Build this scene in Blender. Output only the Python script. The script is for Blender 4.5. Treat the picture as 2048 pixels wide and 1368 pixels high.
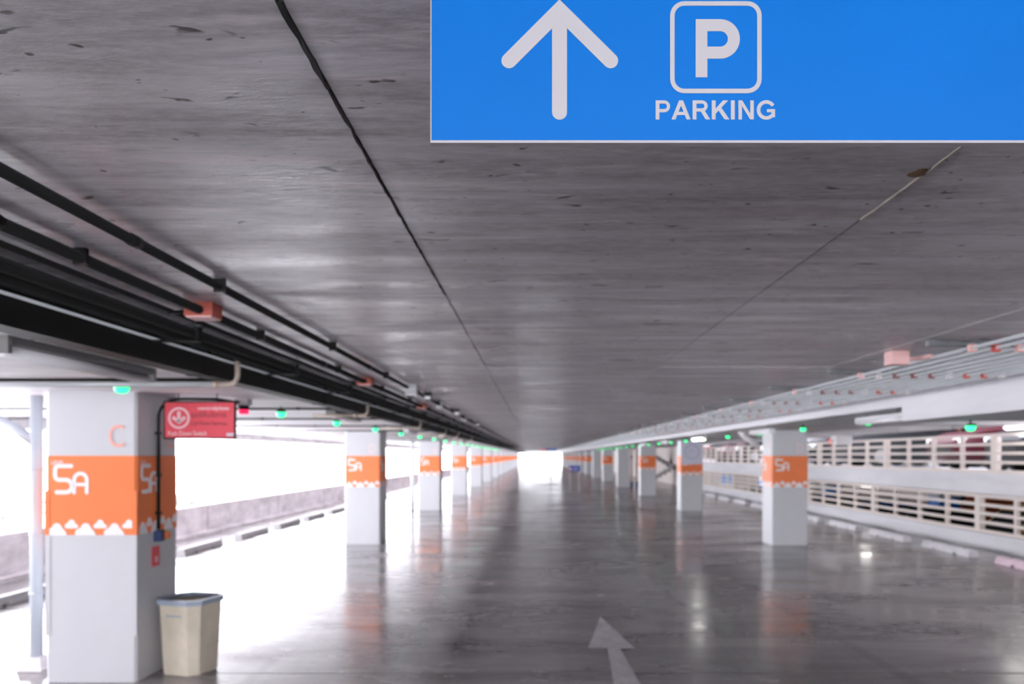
import bpy, math, random
from mathutils import Vector, Matrix

for _o in list(bpy.data.objects):
    bpy.data.objects.remove(_o, do_unlink=True)
SC = bpy.context.scene
COL = SC.collection
R = math.radians
PI = math.pi
random.seed(7)

# ------------------------------------------------------------------ camera
FPX = 1611.0            # focal length in pixels of the 2048x1368 frame
VX, VY = 1072.0, 912.0  # vanishing point of the aisle
CAM_H = 1.70
cam = bpy.data.cameras.new('camera')
cam.sensor_width = 36.0
cam.lens = FPX / 2048 * 36.0
cam.shift_x = (1024 - VX) / 2048
cam.shift_y = (VY - 684) / 2048
cam.clip_start = 0.05
cam.clip_end = 600
cam.dof.use_dof = True
cam.dof.focus_distance = 0.92
cam.dof.aperture_fstop = 6.4
camo = bpy.data.objects.new('camera', cam)
COL.objects.link(camo)
camo.location = (0, 0, CAM_H)
camo.rotation_euler = (R(90), 0, 0)
SC.camera = camo

# ------------------------------------------------------------------ daylight (bright overcast sky) and exposure
SKY = 11.0
wd = bpy.data.worlds.new('overcast')
SC.world = wd
wd.use_nodes = True
nt = wd.node_tree
nt.nodes.clear()
wo = nt.nodes.new('ShaderNodeOutputWorld')
bg = nt.nodes.new('ShaderNodeBackground')
tc = nt.nodes.new('ShaderNodeTexCoord')
sx = nt.nodes.new('ShaderNodeSeparateXYZ')
mr = nt.nodes.new('ShaderNodeMapRange')
mr.inputs['From Min'].default_value = -0.55
mr.inputs['From Max'].default_value = -0.20
mx = nt.nodes.new('ShaderNodeMix')
mx.data_type = 'RGBA'
mx.inputs[6].default_value = (0.55, 0.54, 0.55, 1)
mx.inputs[7].default_value = (0.925, 0.935, 1.0, 1)
nt.links.new(tc.outputs['Generated'], sx.inputs[0])
nt.links.new(sx.outputs['Z'], mr.inputs['Value'])
nt.links.new(mr.outputs[0], mx.inputs[0])
nt.links.new(mx.outputs[2], bg.inputs['Color'])
bg.inputs['Strength'].default_value = SKY
nt.links.new(bg.outputs[0], wo.inputs[0])

vs = SC.view_settings
vs.view_transform = 'Standard'
vs.look = 'None'
vs.gamma = 1.0
vs.use_curve_mapping = False
vs.exposure = 0.66
try:
    SC.cycles.use_denoising = True
    SC.cycles.use_adaptive_sampling = True
    SC.cycles.adaptive_threshold = 0.09
    SC.cycles.adaptive_min_samples = 16
    SC.cycles.max_bounces = 6
    SC.cycles.glossy_bounces = 3
except Exception:
    pass

# ------------------------------------------------------------------ materials
MATS = {}

def mat(name, col, rough=0.6, spec=0.5, metal=0.0, emit=None, estr=0.0, coat=0.0, noise=None, bump=0.0, alpha=None, trans=0.0):
    """noise = (scale, amount, stretch) mixes the colour with a darker / lighter variant of itself"""
    m = bpy.data.materials.new(name)
    m.use_nodes = True
    t = m.node_tree
    b = t.nodes['Principled BSDF']
    b.inputs['Base Color'].default_value = (*col, 1)
    b.inputs['Roughness'].default_value = rough
    b.inputs['Specular IOR Level'].default_value = spec
    b.inputs['Metallic'].default_value = metal
    b.inputs['Coat Weight'].default_value = coat
    b.inputs['Transmission Weight'].default_value = trans
    if emit:
        b.inputs['Emission Color'].default_value = (*emit, 1)
        b.inputs['Emission Strength'].default_value = estr
    if noise:
        sc, am, st = noise
        tcn = t.nodes.new('ShaderNodeTexCoord')
        mp = t.nodes.new('ShaderNodeMapping')
        mp.inputs['Scale'].default_value = st
        nz = t.nodes.new('ShaderNodeTexNoise')
        nz.inputs['Scale'].default_value = sc
        nz.inputs['Detail'].default_value = 6
        nz.inputs['Roughness'].default_value = 0.65
        rp = t.nodes.new('ShaderNodeMapRange')
        rp.inputs['From Min'].default_value = 0.3
        rp.inputs['From Max'].default_value = 0.7
        mi = t.nodes.new('ShaderNodeMix')
        mi.data_type = 'RGBA'
        mi.inputs[6].default_value = (*[c * (1 - am) for c in col], 1)
        mi.inputs[7].default_value = (*[min(1, c * (1 + am)) for c in col], 1)
        t.links.new(tcn.outputs['Object'], mp.inputs[0])
        t.links.new(mp.outputs[0], nz.inputs['Vector'])
        t.links.new(nz.outputs['Fac'], rp.inputs['Value'])
        t.links.new(rp.outputs[0], mi.inputs[0])
        t.links.new(mi.outputs[2], b.inputs['Base Color'])
        if bump:
            bp = t.nodes.new('ShaderNodeBump')
            bp.inputs['Strength'].default_value = bump
            bp.inputs['Distance'].default_value = 0.01
            t.links.new(nz.outputs['Fac'], bp.inputs['Height'])
            t.links.new(bp.outputs[0], b.inputs['Normal'])
    MATS[name] = m
    return m


class NG:
    """tiny node-graph helper"""
    def __init__(s, name):
        s.m = bpy.data.materials.new(name)
        s.m.use_nodes = True
        s.t = s.m.node_tree
        s.b = s.t.nodes['Principled BSDF']
        MATS[name] = s.m

    def n(s, kind, **kw):
        x = s.t.nodes.new(kind)
        for k, v in kw.items():
            if k.startswith('i_'):
                x.inputs[k[2:].replace('_', ' ')].default_value = v
            else:
                setattr(x, k, v)
        return x

    def l(s, a, b):
        s.t.links.new(a, b)

    def pos(s, scale, loc=(0, 0, 0)):
        g = s.n('ShaderNodeNewGeometry')
        mp = s.n('ShaderNodeMapping')
        mp.inputs['Scale'].default_value = scale
        mp.inputs['Location'].default_value = loc
        s.l(g.outputs['Position'], mp.inputs[0])
        return mp.outputs[0]

    def noise(s, vec, scale=1.0, detail=6.0, rough=0.6, dist=0.0):
        z = s.n('ShaderNodeTexNoise')
        z.inputs['Scale'].default_value = scale
        z.inputs['Detail'].default_value = detail
        z.inputs['Roughness'].default_value = rough
        z.inputs['Distortion'].default_value = dist
        s.l(vec, z.inputs['Vector'])
        return z.outputs['Fac']

    def rng(s, v, a, b, c=0.0, d=1.0):
        r = s.n('ShaderNodeMapRange')
        for k, x in zip(('From Min', 'From Max', 'To Min', 'To Max'), (a, b, c, d)):
            r.inputs[k].default_value = x
        s.l(v, r.inputs['Value'])
        return r.outputs[0]

    def mix(s, f, a, b, mode='MIX'):
        x = s.n('ShaderNodeMix', data_type='RGBA', blend_type=mode)
        for sock, v in ((0, f), (6, a), (7, b)):
            if hasattr(v, 'links'):
                s.l(v, x.inputs[sock])
            elif sock == 0:
                x.inputs[0].default_value = v
            else:
                x.inputs[sock].default_value = (*v, 1)
        return x.outputs[2]

    def math(s, op, a, b):
        x = s.n('ShaderNodeMath', operation=op)
        for i, v in ((0, a), (1, b)):
            if hasattr(v, 'links'):
                s.l(v, x.inputs[i])
            else:
                x.inputs[i].default_value = v
        return x.outputs[0]


# ceiling: board-marked concrete, streaked across the aisle, with pits, smears and a patchy sheen
def make_ceiling_material():
    g = NG('ceiling_concrete')
    streak = g.noise(g.pos((1.1, 9.0, 1)), 1.0, 6, 0.72, 0.35)
    broad = g.noise(g.pos((0.8, 0.9, 1), (3, 1, 0)), 1.0, 4, 0.55)
    fine = g.noise(g.pos((22, 70, 1)), 1.0, 3, 0.7)
    c = g.mix(g.rng(streak, 0.36, 0.64), (0.28, 0.262, 0.288), (0.80, 0.765, 0.825))
    c = g.mix(g.rng(broad, 0.40, 0.62, 0.0, 0.60), c, (0.40, 0.36, 0.365))
    c = g.mix(g.rng(fine, 0.38, 0.68, 0.0, 0.45), c, (0.78, 0.75, 0.80))
    pits = g.noise(g.pos((9, 26, 1), (5, 2, 0)), 1.0, 3, 0.5, 0.6)
    c = g.mix(g.rng(pits, 0.685, 0.72), c, (0.035, 0.032, 0.032))
    specks = g.noise(g.pos((36, 44, 1), (1, 7, 0)), 1.0, 1, 0.4)
    c = g.mix(g.rng(specks, 0.755, 0.79), c, (0.03, 0.028, 0.028))
    pale = g.noise(g.pos((2.2, 14, 1), (8, 3, 0)), 1.0, 4, 0.75, 0.5)
    c = g.mix(g.rng(pale, 0.56, 0.68, 0.0, 0.70), c, (0.85, 0.75, 0.79))
    rust = g.noise(g.pos((0.9, 4.2, 1), (2, 9, 0)), 1.0, 3, 0.6)
    c = g.mix(g.rng(rust, 0.62, 0.78, 0.0, 0.4), c, (0.40, 0.26, 0.27))
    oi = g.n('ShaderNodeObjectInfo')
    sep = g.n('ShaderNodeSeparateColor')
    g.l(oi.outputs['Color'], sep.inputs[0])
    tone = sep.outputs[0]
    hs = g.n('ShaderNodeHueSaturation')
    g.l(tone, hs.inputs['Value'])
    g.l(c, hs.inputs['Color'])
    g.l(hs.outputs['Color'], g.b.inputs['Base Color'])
    sheen = g.noise(g.pos((1.7, 4.5, 1), (4, 4, 0)), 1.0, 5, 0.6)
    g.l(g.rng(sheen, 0.35, 0.68, 0.27, 0.50), g.b.inputs['Roughness'])
    g.b.inputs['Specular IOR Level'].default_value = 0.5
    bp = g.n('ShaderNodeBump')
    bp.inputs['Strength'].default_value = 0.35
    bp.inputs['Distance'].default_value = 0.004
    g.l(fine, bp.inputs['Height'])
    g.l(bp.outputs[0], g.b.inputs['Normal'])
    return g.m


# floor: dark worn power-floated concrete, polished by tyres
def make_floor_material():
    g = NG('floor_concrete')
    cross = g.noise(g.pos((0.35, 1.6, 1)), 1.0, 7, 0.62, 0.5)
    broad = g.noise(g.pos((0.25, 0.22, 1), (5, 3, 0)), 1.0, 4, 0.5)
    fine = g.noise(g.pos((14, 18, 1)), 1.0, 6, 0.7)
    c = g.mix(g.rng(cross, 0.36, 0.62), (0.060, 0.055, 0.058), (0.235, 0.216, 0.224))
    c = g.mix(g.rng(broad, 0.40, 0.66, 0.0, 0.5), c, (0.27, 0.25, 0.25))
    c = g.mix(g.rng(fine, 0.35, 0.75, 0.0, 0.30), c, (0.30, 0.28, 0.28))
    tyre = g.noise(g.pos((2.6, 0.05, 1), (1, 0, 0)), 1.0, 4, 0.6)
    c = g.mix(g.rng(tyre, 0.55, 0.72, 0.0, 0.40), c, (0.045, 0.043, 0.043))
    g.l(c, g.b.inputs['Base Color'])
    wear = g.noise(g.pos((0.5, 1.2, 1), (7, 2, 0)), 1.0, 6, 0.65)
    g.l(g.rng(wear, 0.36, 0.64, 0.09, 0.30), g.b.inputs['Roughness'])
    g.b.inputs['Specular IOR Level'].default_value = 0.55
    bp = g.n('ShaderNodeBump')
    bp.inputs['Strength'].default_value = 0.12
    bp.inputs['Distance'].default_value = 0.004
    g.l(g.noise(g.pos((1.2, 2.4, 1)), 1.0, 3, 0.5), bp.inputs['Height'])
    g.l(bp.outputs[0], g.b.inputs['Normal'])
    return g.m


CEIL = make_ceiling_material()
FLOOR = make_floor_material()
SOFFIT = mat('soffit_paint', (0.74, 0.72, 0.75), 0.6, noise=(1.0, 0.22, (0.8, 4, 1)))
RAW = mat('raw_concrete', (0.70, 0.65, 0.68), 0.8, noise=(1.6, 0.28, (1, 1, 2.2)), bump=0.2)
GAP = mat('joint_dark', (0.012, 0.011, 0.011), 0.9)
WHITE = mat('column_paint', (0.55, 0.55, 0.575), 0.45, noise=(1.3, 0.04, (1, 1, 0.5)))
BEAMW = mat('beam_paint', (0.70, 0.69, 0.72), 0.6, noise=(1.2, 0.09, (1, 0.4, 3)))
ORANGE = mat('orange_paint', (0.82, 0.20, 0.055), 0.5, noise=(2.0, 0.05, (1, 1, 1)))
DECAL = mat('decal_white', (0.80, 0.78, 0.80), 0.5)
PINKL = mat('letter_pink', (0.86, 0.40, 0.33), 0.5)
PALEL = mat('letter_pale', (0.80, 0.58, 0.58), 0.5)
BLUEP = mat('blue_paint', (0.03, 0.20, 0.60), 0.5)
SIGNB = mat('sign_blue', (0.0, 0.140, 0.50), 0.45, 0.2, noise=(3, 0.04, (1, 1, 1)))
SIGNW = mat('sign_white', (0.44, 0.425, 0.44), 0.5)
ALU = mat('aluminium', (0.42, 0.40, 0.42), 0.5)
BLACK = mat('black_steel_and_shade', (0.006, 0.006, 0.006), 0.6, 0.25, noise=(3, 0.4, (1, 0.4, 1)))  # bracket steel; also the beam face's shade put into colour
DARKP = mat('dark_conduit', (0.005, 0.005, 0.005), 0.5, 0.3)
GREYP = mat('grey_conduit', (0.50, 0.52, 0.54), 0.35, metal=0.1)
STEELD = mat('strut_steel', (0.16, 0.17, 0.18), 0.5, metal=0.4)
PIPEW = mat('pvc_pipe', (0.48, 0.52, 0.58), 0.4)
BEIGE = mat('beige_pipe', (0.46, 0.38, 0.32), 0.5)
REDBOX = mat('red_box', (0.46, 0.09, 0.06), 0.5)
PINKBOX = mat('pink_box', (0.80, 0.48, 0.46), 0.5)
GREYBOX = mat('grey_box', (0.50, 0.50, 0.52), 0.5)
CLR = mat('clamp_red', (0.55, 0.06, 0.04), 0.5)
CLD = mat('clamp_maroon', (0.22, 0.05, 0.05), 0.5)
CLW = mat('clamp_white', (0.75, 0.70, 0.70), 0.5)
CLP = mat('clamp_pink', (0.80, 0.45, 0.42), 0.5)
GREEN = mat('green_lens', (0.05, 0.6, 0.3), 0.3, emit=(0.03, 1.0, 0.30), estr=1.3)
REDL = mat('red_lens', (0.7, 0.02, 0.08), 0.3, emit=(1.0, 0.01, 0.10), estr=0.7)
LAMPW = mat('lamp_white', (0.78, 0.78, 0.80), 0.4)
LAMPG = mat('lamp_grey', (0.20, 0.195, 0.19), 0.5)
TUBE = mat('tube_off', (0.85, 0.83, 0.86), 0.25)
LIT = mat('tube_lit', (1, 1, 1), 0.3, emit=(1.0, 0.96, 0.90), estr=13.0)
SIGNR = mat('sign_red', (0.70, 0.045, 0.075), 0.35)
DKTXT = mat('dark_red_print', (0.20, 0.015, 0.03), 0.5)
PKTXT = mat('pale_print', (0.80, 0.55, 0.58), 0.5)
BIN = mat('bin_plastic', (0.62, 0.55, 0.44), 0.4, noise=(3, 0.20, (1, 1, 0.6)))
RIM = mat('bin_rim', (0.30, 0.35, 0.43), 0.4)
KERBW = mat('stop_white', (0.70, 0.68, 0.71), 0.7, noise=(5, 0.12, (1, 1, 1)))
KERBP = mat('stop_pink', (0.72, 0.55, 0.62), 0.7, noise=(5, 0.12, (1, 1, 1)))
KERBG = mat('stop_grey', (0.34, 0.33, 0.34), 0.8, noise=(5, 0.12, (1, 1, 1)))
RAILC = mat('rail_cream', (0.74, 0.65, 0.60), 0.5)
RAILW = mat('rail_white', (0.70, 0.72, 0.74), 0.4)
PAINTF = mat('floor_paint', (0.42, 0.40, 0.42), 0.55, noise=(9, 0.30, (1, 0.5, 1)))
CREAM = mat('cream_wall', (0.68, 0.61, 0.58), 0.7, noise=(0.8, 0.06, (1, 1, 1)))
DECKF = mat('deck_floor', (0.48, 0.43, 0.39), 0.5, noise=(0.7, 0.2, (1, 1, 1)))
GLASS = mat('car_glass', (0.015, 0.017, 0.02), 0.08, 0.6)
RUBBER = mat('tyre', (0.012, 0.012, 0.012), 0.8)
CHROME = mat('hub', (0.5, 0.5, 0.52), 0.3, metal=0.8)
HEADL = mat('headlamp', (0.7, 0.72, 0.75), 0.15)
TAILL = mat('tail_lamp', (0.45, 0.02, 0.02), 0.25)
LEAF = mat('leaf', (0.10, 0.105, 0.09), 0.8, noise=(2, 0.3, (1, 1, 1)))
BARK = mat('bark', (0.12, 0.09, 0.07), 0.9)
YELL = mat('yellow_plate', (0.75, 0.48, 0.05), 0.5)
NAVY = mat('navy_plate', (0.02, 0.04, 0.14), 0.5)
MORTAR = mat('mortar', (0.50, 0.45, 0.38), 0.9)
LUMP = mat('mortar_brown', (0.16, 0.10, 0.05), 0.9)
BLUEB = mat('board_blue', (0.02, 0.05, 0.40), 0.4)
LAV = mat('poster_lavender', (0.60, 0.60, 0.70), 0.6)
LAVD = mat('poster_ring', (0.48, 0.47, 0.60), 0.6)
STAIR = mat('stair_concrete', (0.26, 0.235, 0.24), 0.8)
POSTP = mat('post_rose', (0.42, 0.30, 0.28), 0.6)


for _m in (GREEN, REDL):
    _m.cycles.emission_sampling = 'NONE'


# ------------------------------------------------------------------ mesh helpers
class MB:
    def __init__(s):
        s.v, s.f, s.sm = [], [], []

    def _add(s, vs, fs, smooth=False):
        k = len(s.v)
        s.v += [tuple(p) for p in vs]
        s.f += [tuple(i + k for i in f) for f in fs]
        s.sm += [smooth] * len(fs)
        return s

    def box(s, x0, x1, y0, y1, z0, z1):
        return s._add([(x0, y0, z0), (x1, y0, z0), (x1, y1, z0), (x0, y1, z0), (x0, y0, z1), (x1, y0, z1), (x1, y1, z1), (x0, y1, z1)],
                      [(0, 3, 2, 1), (4, 5, 6, 7), (0, 1, 5, 4), (1, 2, 6, 5), (2, 3, 7, 6), (3, 0, 4, 7)])

    def cbox(s, cx, cy, cz, w, d, h):
        return s.box(cx - w / 2, cx + w / 2, cy - d / 2, cy + d / 2, cz - h / 2, cz + h / 2)

    def loft(s, rings, cap0=True, cap1=True, smooth=False):
        n = len(rings[0])
        vs = [p for r in rings for p in r]
        fs = []
        for i in range(len(rings) - 1):
            for j in range(n):
                a, b = i * n + j, i * n + (j + 1) % n
                fs.append((a, b, b + n, a + n))
        k = len(s.f)
        s._add(vs, fs, smooth)
        base = len(s.v) - len(vs)
        if cap0:
            s.f.append(tuple(base + j for j in reversed(range(n)))); s.sm.append(False)
        if cap1:
            s.f.append(tuple(base + (len(rings) - 1) * n + j for j in range(n))); s.sm.append(False)
        return s

    def tube(s, pts, r, n=10):
        pts = [Vector(p) for p in pts]
        rings = []
        for i, p in enumerate(pts):
            if i == 0:
                d = pts[1] - p
            elif i == len(pts) - 1:
                d = p - pts[i - 1]
            else:
                d = (pts[i + 1] - p).normalized() + (p - pts[i - 1]).normalized()
            d.normalize()
            up = Vector((0, 0, 1)) if abs(d.z) < 0.9 else Vector((0, 1, 0))
            a = d.cross(up).normalized()
            b = d.cross(a).normalized()
            rr = r[i] if isinstance(r, (list, tuple)) else r
            rings.append([p + a * math.cos(t) * rr + b * math.sin(t) * rr for t in [2 * PI * k / n for k in range(n)]])
        return s.loft([[tuple(q) for q in reversed(rg)] for rg in rings], smooth=True)

    def prism(s, poly, t, smooth=False):
        """polygon in local XZ seen from -Y (counter-clockwise), thickness t towards -Y from y=0"""
        return s.loft([[(x, 0, z) for x, z in poly], [(x, -t, z) for x, z in poly]])

    def stroke(s, pts, w, t, cap='round', n=10):
        """flat ribbon of width w along a 2D polyline in XZ, thickness t towards -Y"""
        P = [Vector((a, b)) for a, b in pts]
        L, Rr = [], []
        for i, p in enumerate(P):
            if i == 0:
                d = (P[1] - p).normalized(); k = 1
            elif i == len(P) - 1:
                d = (p - P[i - 1]).normalized(); k = 1
            else:
                d0 = (p - P[i - 1]).normalized(); d1 = (P[i + 1] - p).normalized()
                d = (d0 + d1).normalized(); k = 1 / max(0.4, d.dot(d1))
            nrm = Vector((-d.y, d.x))
            L.append(p + nrm * w / 2 * k); Rr.append(p - nrm * w / 2 * k)
        out = list(Rr)
        if cap == 'round':
            d = (P[-1] - P[-2]).normalized(); a0 = math.atan2(-d.x, d.y)
            a0 = math.atan2(d.y, d.x) - PI / 2
            out += [P[-1] + Vector((math.cos(a0 + PI * q / n), math.sin(a0 + PI * q / n))) * w / 2 for q in range(1, n)]
        out += list(reversed(L))
        if cap == 'round':
            d = (P[1] - P[0]).normalized(); a0 = math.atan2(d.y, d.x) + PI / 2
            out += [P[0] + Vector((math.cos(a0 + PI * q / n), math.sin(a0 + PI * q / n))) * w / 2 for q in range(1, n)]
        return s.prism([(p.x, p.y) for p in out], t)

    def ring2d(s, cx, cz, ro, ri, t, n=32):
        vs, fs = [], []
        for k in range(n):
            a = 2 * PI * k / n
            c, q = math.cos(a), math.sin(a)
            vs += [(cx + ro * c, 0, cz + ro * q), (cx + ri * c, 0, cz + ri * q), (cx + ro * c, -t, cz + ro * q), (cx + ri * c, -t, cz + ri * q)]
        for k in range(n):
            a, b = 4 * k, 4 * ((k + 1) % n)
            fs += [(a + 2, b + 2, b + 3, a + 3)[::-1], (a, a + 2, b + 2, b)[::-1], (a + 1, b + 1, b + 3, a + 3)[::-1]]
        return s._add(vs, fs)

    def mesh(s, name, m):
        me = bpy.data.meshes.new(name)
        me.from_pydata(s.v, [], s.f)
        me.polygons.foreach_set('use_smooth', s.sm)
        if m:
            me.materials.append(m)
        me.update()
        return me

    def build(s, name, m, parent=None, loc=(0, 0, 0), rot=(0, 0, 0)):
        return put(name, s.mesh(name, m), parent, loc, rot)


def put(name, me, parent=None, loc=(0, 0, 0), rot=(0, 0, 0)):
    o = bpy.data.objects.new(name, me)
    COL.objects.link(o)
    o.location = loc
    o.rotation_euler = rot
    if parent:
        o.parent = parent
    return o


def tag(o, label=None, cat=None, group=None, kind=None):
    for k, v in (('label', label), ('category', cat), ('group', group), ('kind', kind)):
        if v:
            o[k] = v
    return o


def thing(name, label, cat, loc=(0, 0, 0), rz=0.0, group=None):
    o = bpy.data.objects.new(name, None)
    o.empty_display_size = 0.1
    COL.objects.link(o)
    o.location = loc
    o.rotation_euler = (0, 0, rz)
    return tag(o, label, cat, group)


def struct(o, label=None):
    o['kind'] = 'structure'
    if label:
        o['label'] = label
    return o


def copy_tree(o, parent=None):
    c = o.copy()
    COL.objects.link(c)
    c.parent = parent
    for ch in list(o.children):
        copy_tree(ch, c)
    return c


ORD = ('first second third fourth fifth sixth seventh eighth ninth tenth eleventh twelfth thirteenth fourteenth fifteenth sixteenth '
       'seventeenth eighteenth nineteenth twentieth').split()


def nth(i):
    return ORD[i] if i < len(ORD) else 'number %d' % (i + 1)


_TXT = {}


def text_mesh(s, height, m, width=None, bold=0.0, t=0.001, align='LEFT'):
    """lettering as a flat mesh: XY of the font becomes XZ, facing -Y; scaled to cap height (and width)"""
    key = (s, height, m.name, width, bold, t, align)
    if key in _TXT:
        return _TXT[key]
    cu = bpy.data.curves.new('lettering', 'FONT')
    cu.body = s
    cu.size = 1.0
    cu.offset = bold
    cu.extrude = 0.0
    cu.resolution_u = 4
    o = bpy.data.objects.new('lettering', cu)
    COL.objects.link(o)
    bpy.context.view_layer.update()
    me = bpy.data.meshes.new_from_object(o.evaluated_get(bpy.context.evaluated_depsgraph_get()))
    bpy.data.objects.remove(o)
    bpy.data.curves.remove(cu)
    co = [v.co.copy() for v in me.vertices]
    if not co:
        co = [Vector((0, 0, 0)), Vector((1, 1, 0))]
    x0, x1 = min(c.x for c in co), max(c.x for c in co)
    y0, y1 = min(c.y for c in co), max(c.y for c in co)
    sz = height / (y1 - y0)
    sxx = (width / (x1 - x0)) if width else sz
    dx = {'LEFT': 0, 'CENTER': -(x1 - x0) * sxx / 2, 'RIGHT': -(x1 - x0) * sxx}[align]
    for v in me.vertices:
        v.co = ((v.co.x - x0) * sxx + dx, -t, (v.co.y - y0) * sz)
    me.materials.clear()
    me.materials.append(m)
    me.name = 'lettering'
    _TXT[key] = me
    return me


def px(x, y, d):
    """world point seen at pixel (x, y) at depth d, used only to read sizes off the photograph"""
    return ((x - VX) * d / FPX, d, CAM_H + (VY - y) * d / FPX)


# ------------------------------------------------------------------ main dimensions (metres)
Y0, Y1 = -10.5, 146.0           # near and far end of the deck
XL, XR = -7.2, 8.3              # parapet line, split-level edge
CEIL_Z = 2.295                  # aisle ceiling
BAND_Z = 2.184                  # underside of the wider bands over the column rows
XBL, XBR = -1.86, 3.58          # band faces towards the aisle
COLW = 0.68
XCL, XCR = -3.0, 4.50           # column faces towards the aisle
YC, PITCH = 6.05, 9.7

# ------------------------------------------------------------------ floor
fl = struct(MB().box(XL - .15, XR + .2, Y0, Y1, -0.30, -0.02).build('floor', GAP))
ys = [Y0, -5.9, -2.85, 0.2, 3.25, 6.3, 9.35, 12.4, 15.45, 18.5, 21.55, 24.6, 27.65, 30.7, Y1]
for a, b in zip(ys[:-1], ys[1:]):
    MB().box(XL - .15, XR + .2, a + 0.009, b - 0.009, -0.02, 0.0).build('floor_slab', FLOOR, fl)

# ------------------------------------------------------------------ ceiling over the aisle: formwork panels with open joints
ce = struct(MB().box(XBL, XBR, Y0, Y1, CEIL_Z + 0.03, CEIL_Z + 0.30).build('ceiling', GAP))
xs = [XBL, -1.484, -0.334, 0.816, 1.966, 3.116, XBR]
yp = [Y0, -1.8, 0.58, 2.977, 5.377, 7.777, 10.177, 12.577, 14.977, 17.377, 19.777, 22.177, Y1]
for j, (ya, yb) in enumerate(zip(yp[:-1], yp[1:])):
    for i, (xa, xb) in enumerate(zip(xs[:-1], xs[1:])):
        ga = 0.0030 if i in (2, 3) else 0.0016
        gb = 0.0030 if i in (1, 2) else 0.0012
        dz = random.uniform(-0.0015, 0.0015)
        pn = MB().box(xa + ga, xb - gb, ya + 0.0028, yb - 0.0028, CEIL_Z + dz, CEIL_Z + 0.04).build('formwork_panel', CEIL, ce)
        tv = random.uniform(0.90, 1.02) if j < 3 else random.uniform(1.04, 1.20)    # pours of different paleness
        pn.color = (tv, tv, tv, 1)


def ragged(x0, ya, yb, w, seed, mname, m, z=CEIL_Z - 0.0025, step=0.03):
    """irregular grout line along a ceiling joint"""
    rnd = random.Random(seed)
    b = MB()
    n = int((yb - ya) / step)
    ring = []
    for i in range(n + 1):
        y = ya + (yb - ya) * i / n
        c = x0 + rnd.uniform(-1, 1) * 0.0012
        h = w * rnd.uniform(0.35, 1.0) / 2
        ring.append([(c - h, y, z + .004), (c + h, y, z + .004), (c + h * .6, y, z - rnd.uniform(0, .002)), (c - h * .6, y, z - rnd.uniform(0, .002))])
    b.loft(ring)
    return b.build(mname, m, ce)


ragged(0.816, 0.6, 2.02, 0.0095, 3, 'mortar_fin', MORTAR)
for q, (u, v, w) in enumerate(((.70, 1.05, .008), (1.05, 1.30, .017), (1.30, 1.62, .013), (1.62, 2.1, .010), (2.1, 2.97, .008))):
    ragged(-0.336, u, v, w, 5 + q, 'joint_break', GAP, z=CEIL_Z - 0.0022)
lm = MB()
lm.loft([[(0.802 + 0.022 * r * math.cos(t) * (1 + .2 * math.sin(3 * t)), 1.69 + 0.030 * r * math.sin(t), CEIL_Z + 0.003 - h) for t in [2 * PI * k / 14 for k in range(14)]] for r, h in ((1.0, 0), (0.8, .006), (0.35, .009))])
lm.build('mortar_lump', LUMP, ce)

# bands over the column rows, bay ceilings, edge beams, ribs
def beam(name, x0, x1, y0, y1, z0, z1, m=SOFFIT):
    return struct(MB().box(x0, x1, y0, y1, z0, z1).build(name, m))


beam('ceiling_band_left', -4.25, XBL, Y0, Y1, BAND_Z, CEIL_Z + .28)
beam('ceiling_band_right', XBR, 5.75, Y0, Y1, BAND_Z, CEIL_Z + .28, BEAMW)
beam('ceiling_bay_left', XL - .15, -4.25, Y0, Y1, CEIL_Z, CEIL_Z + .28)
beam('ceiling_bay_right', 5.75, XR + .2, Y0, Y1, CEIL_Z, CEIL_Z + .28)
beam('ceiling_edge_left', XL - .15, XL + .25, Y0, Y1, 2.07, CEIL_Z)
beam('ceiling_edge_right', XR - .1, XR + .2, Y0, Y1, 2.25, CEIL_Z)
beam('ceiling_downstand_right', XBR - .005, 5.0, 4.6, 7.87, 2.04, BAND_Z, BEAMW)
beam('ceiling_end_beam', XBL, XBR, 144.0, Y1, BAND_Z, CEIL_Z + .02)
ribs_l = bpy.data.objects['ceiling_bay_left']
ribs_r = bpy.data.objects['ceiling_bay_right']
rib = MB().box(XL + .25, -4.25, -.11, .11, CEIL_Z - .09, CEIL_Z).mesh('rib', SOFFIT)
rib2 = MB().box(5.75, XR - .1, -.11, .11, CEIL_Z - .07, CEIL_Z).mesh('rib', SOFFIT)
for k in range(26):
    y = 1.6 + 1.2 * k
    put('rib', rib, ribs_l, (0, y, 0))
    if k % 2 == 0:
        put('rib', rib2, ribs_r, (0, y, 0))

# ------------------------------------------------------------------ parapet along the open side
pw = struct(MB().box(XL - .16, XL, Y0, Y1, 0, 0.64).build('wall_left', RAW))
MB().box(XL, XL + .12, Y0, Y1, 0, 0.07).build('kerb', RAW, pw)
for k in range(10):     # pour joints
    MB().box(XL - .001, XL + .004, 3.1 + 4.85 * k, 3.115 + 4.85 * k, .07, .64).build('joint', GAP, pw)

struct(MB().box(XL - .16, XL, Y0, 3.0, .64, 2.07).build('wall_left_light_block', CREAM))  # unseen wall added to cut daylight reaching the C column front

rl = thing('parapet_railing', 'pale metal railing on top of the parapet behind the lettered C column', 'railing', (XL - .08, 0, .64))
for k in range(9):
    MB().box(-.03, .03, 2.2 + 1.25 * k - .03, 2.2 + 1.25 * k + .03, 0, .38).build('post', RAILW, rl)
for z in (.36, .20):
    MB().box(-.02, .02, 2.1, 12.3, z, z + .035).build('rail', RAILW, rl)

# ------------------------------------------------------------------ columns
HW = COLW / 2
FT = 0.004      # paint sleeve proud of the shaft


def chamfer_ring(h, c, z):
    return [(-h + c, -h, z), (h - c, -h, z), (h, -h + c, z), (h, h - c, z), (h - c, h, z), (-h + c, h, z), (-h, h - c, z), (-h, -h + c, z)]


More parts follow.
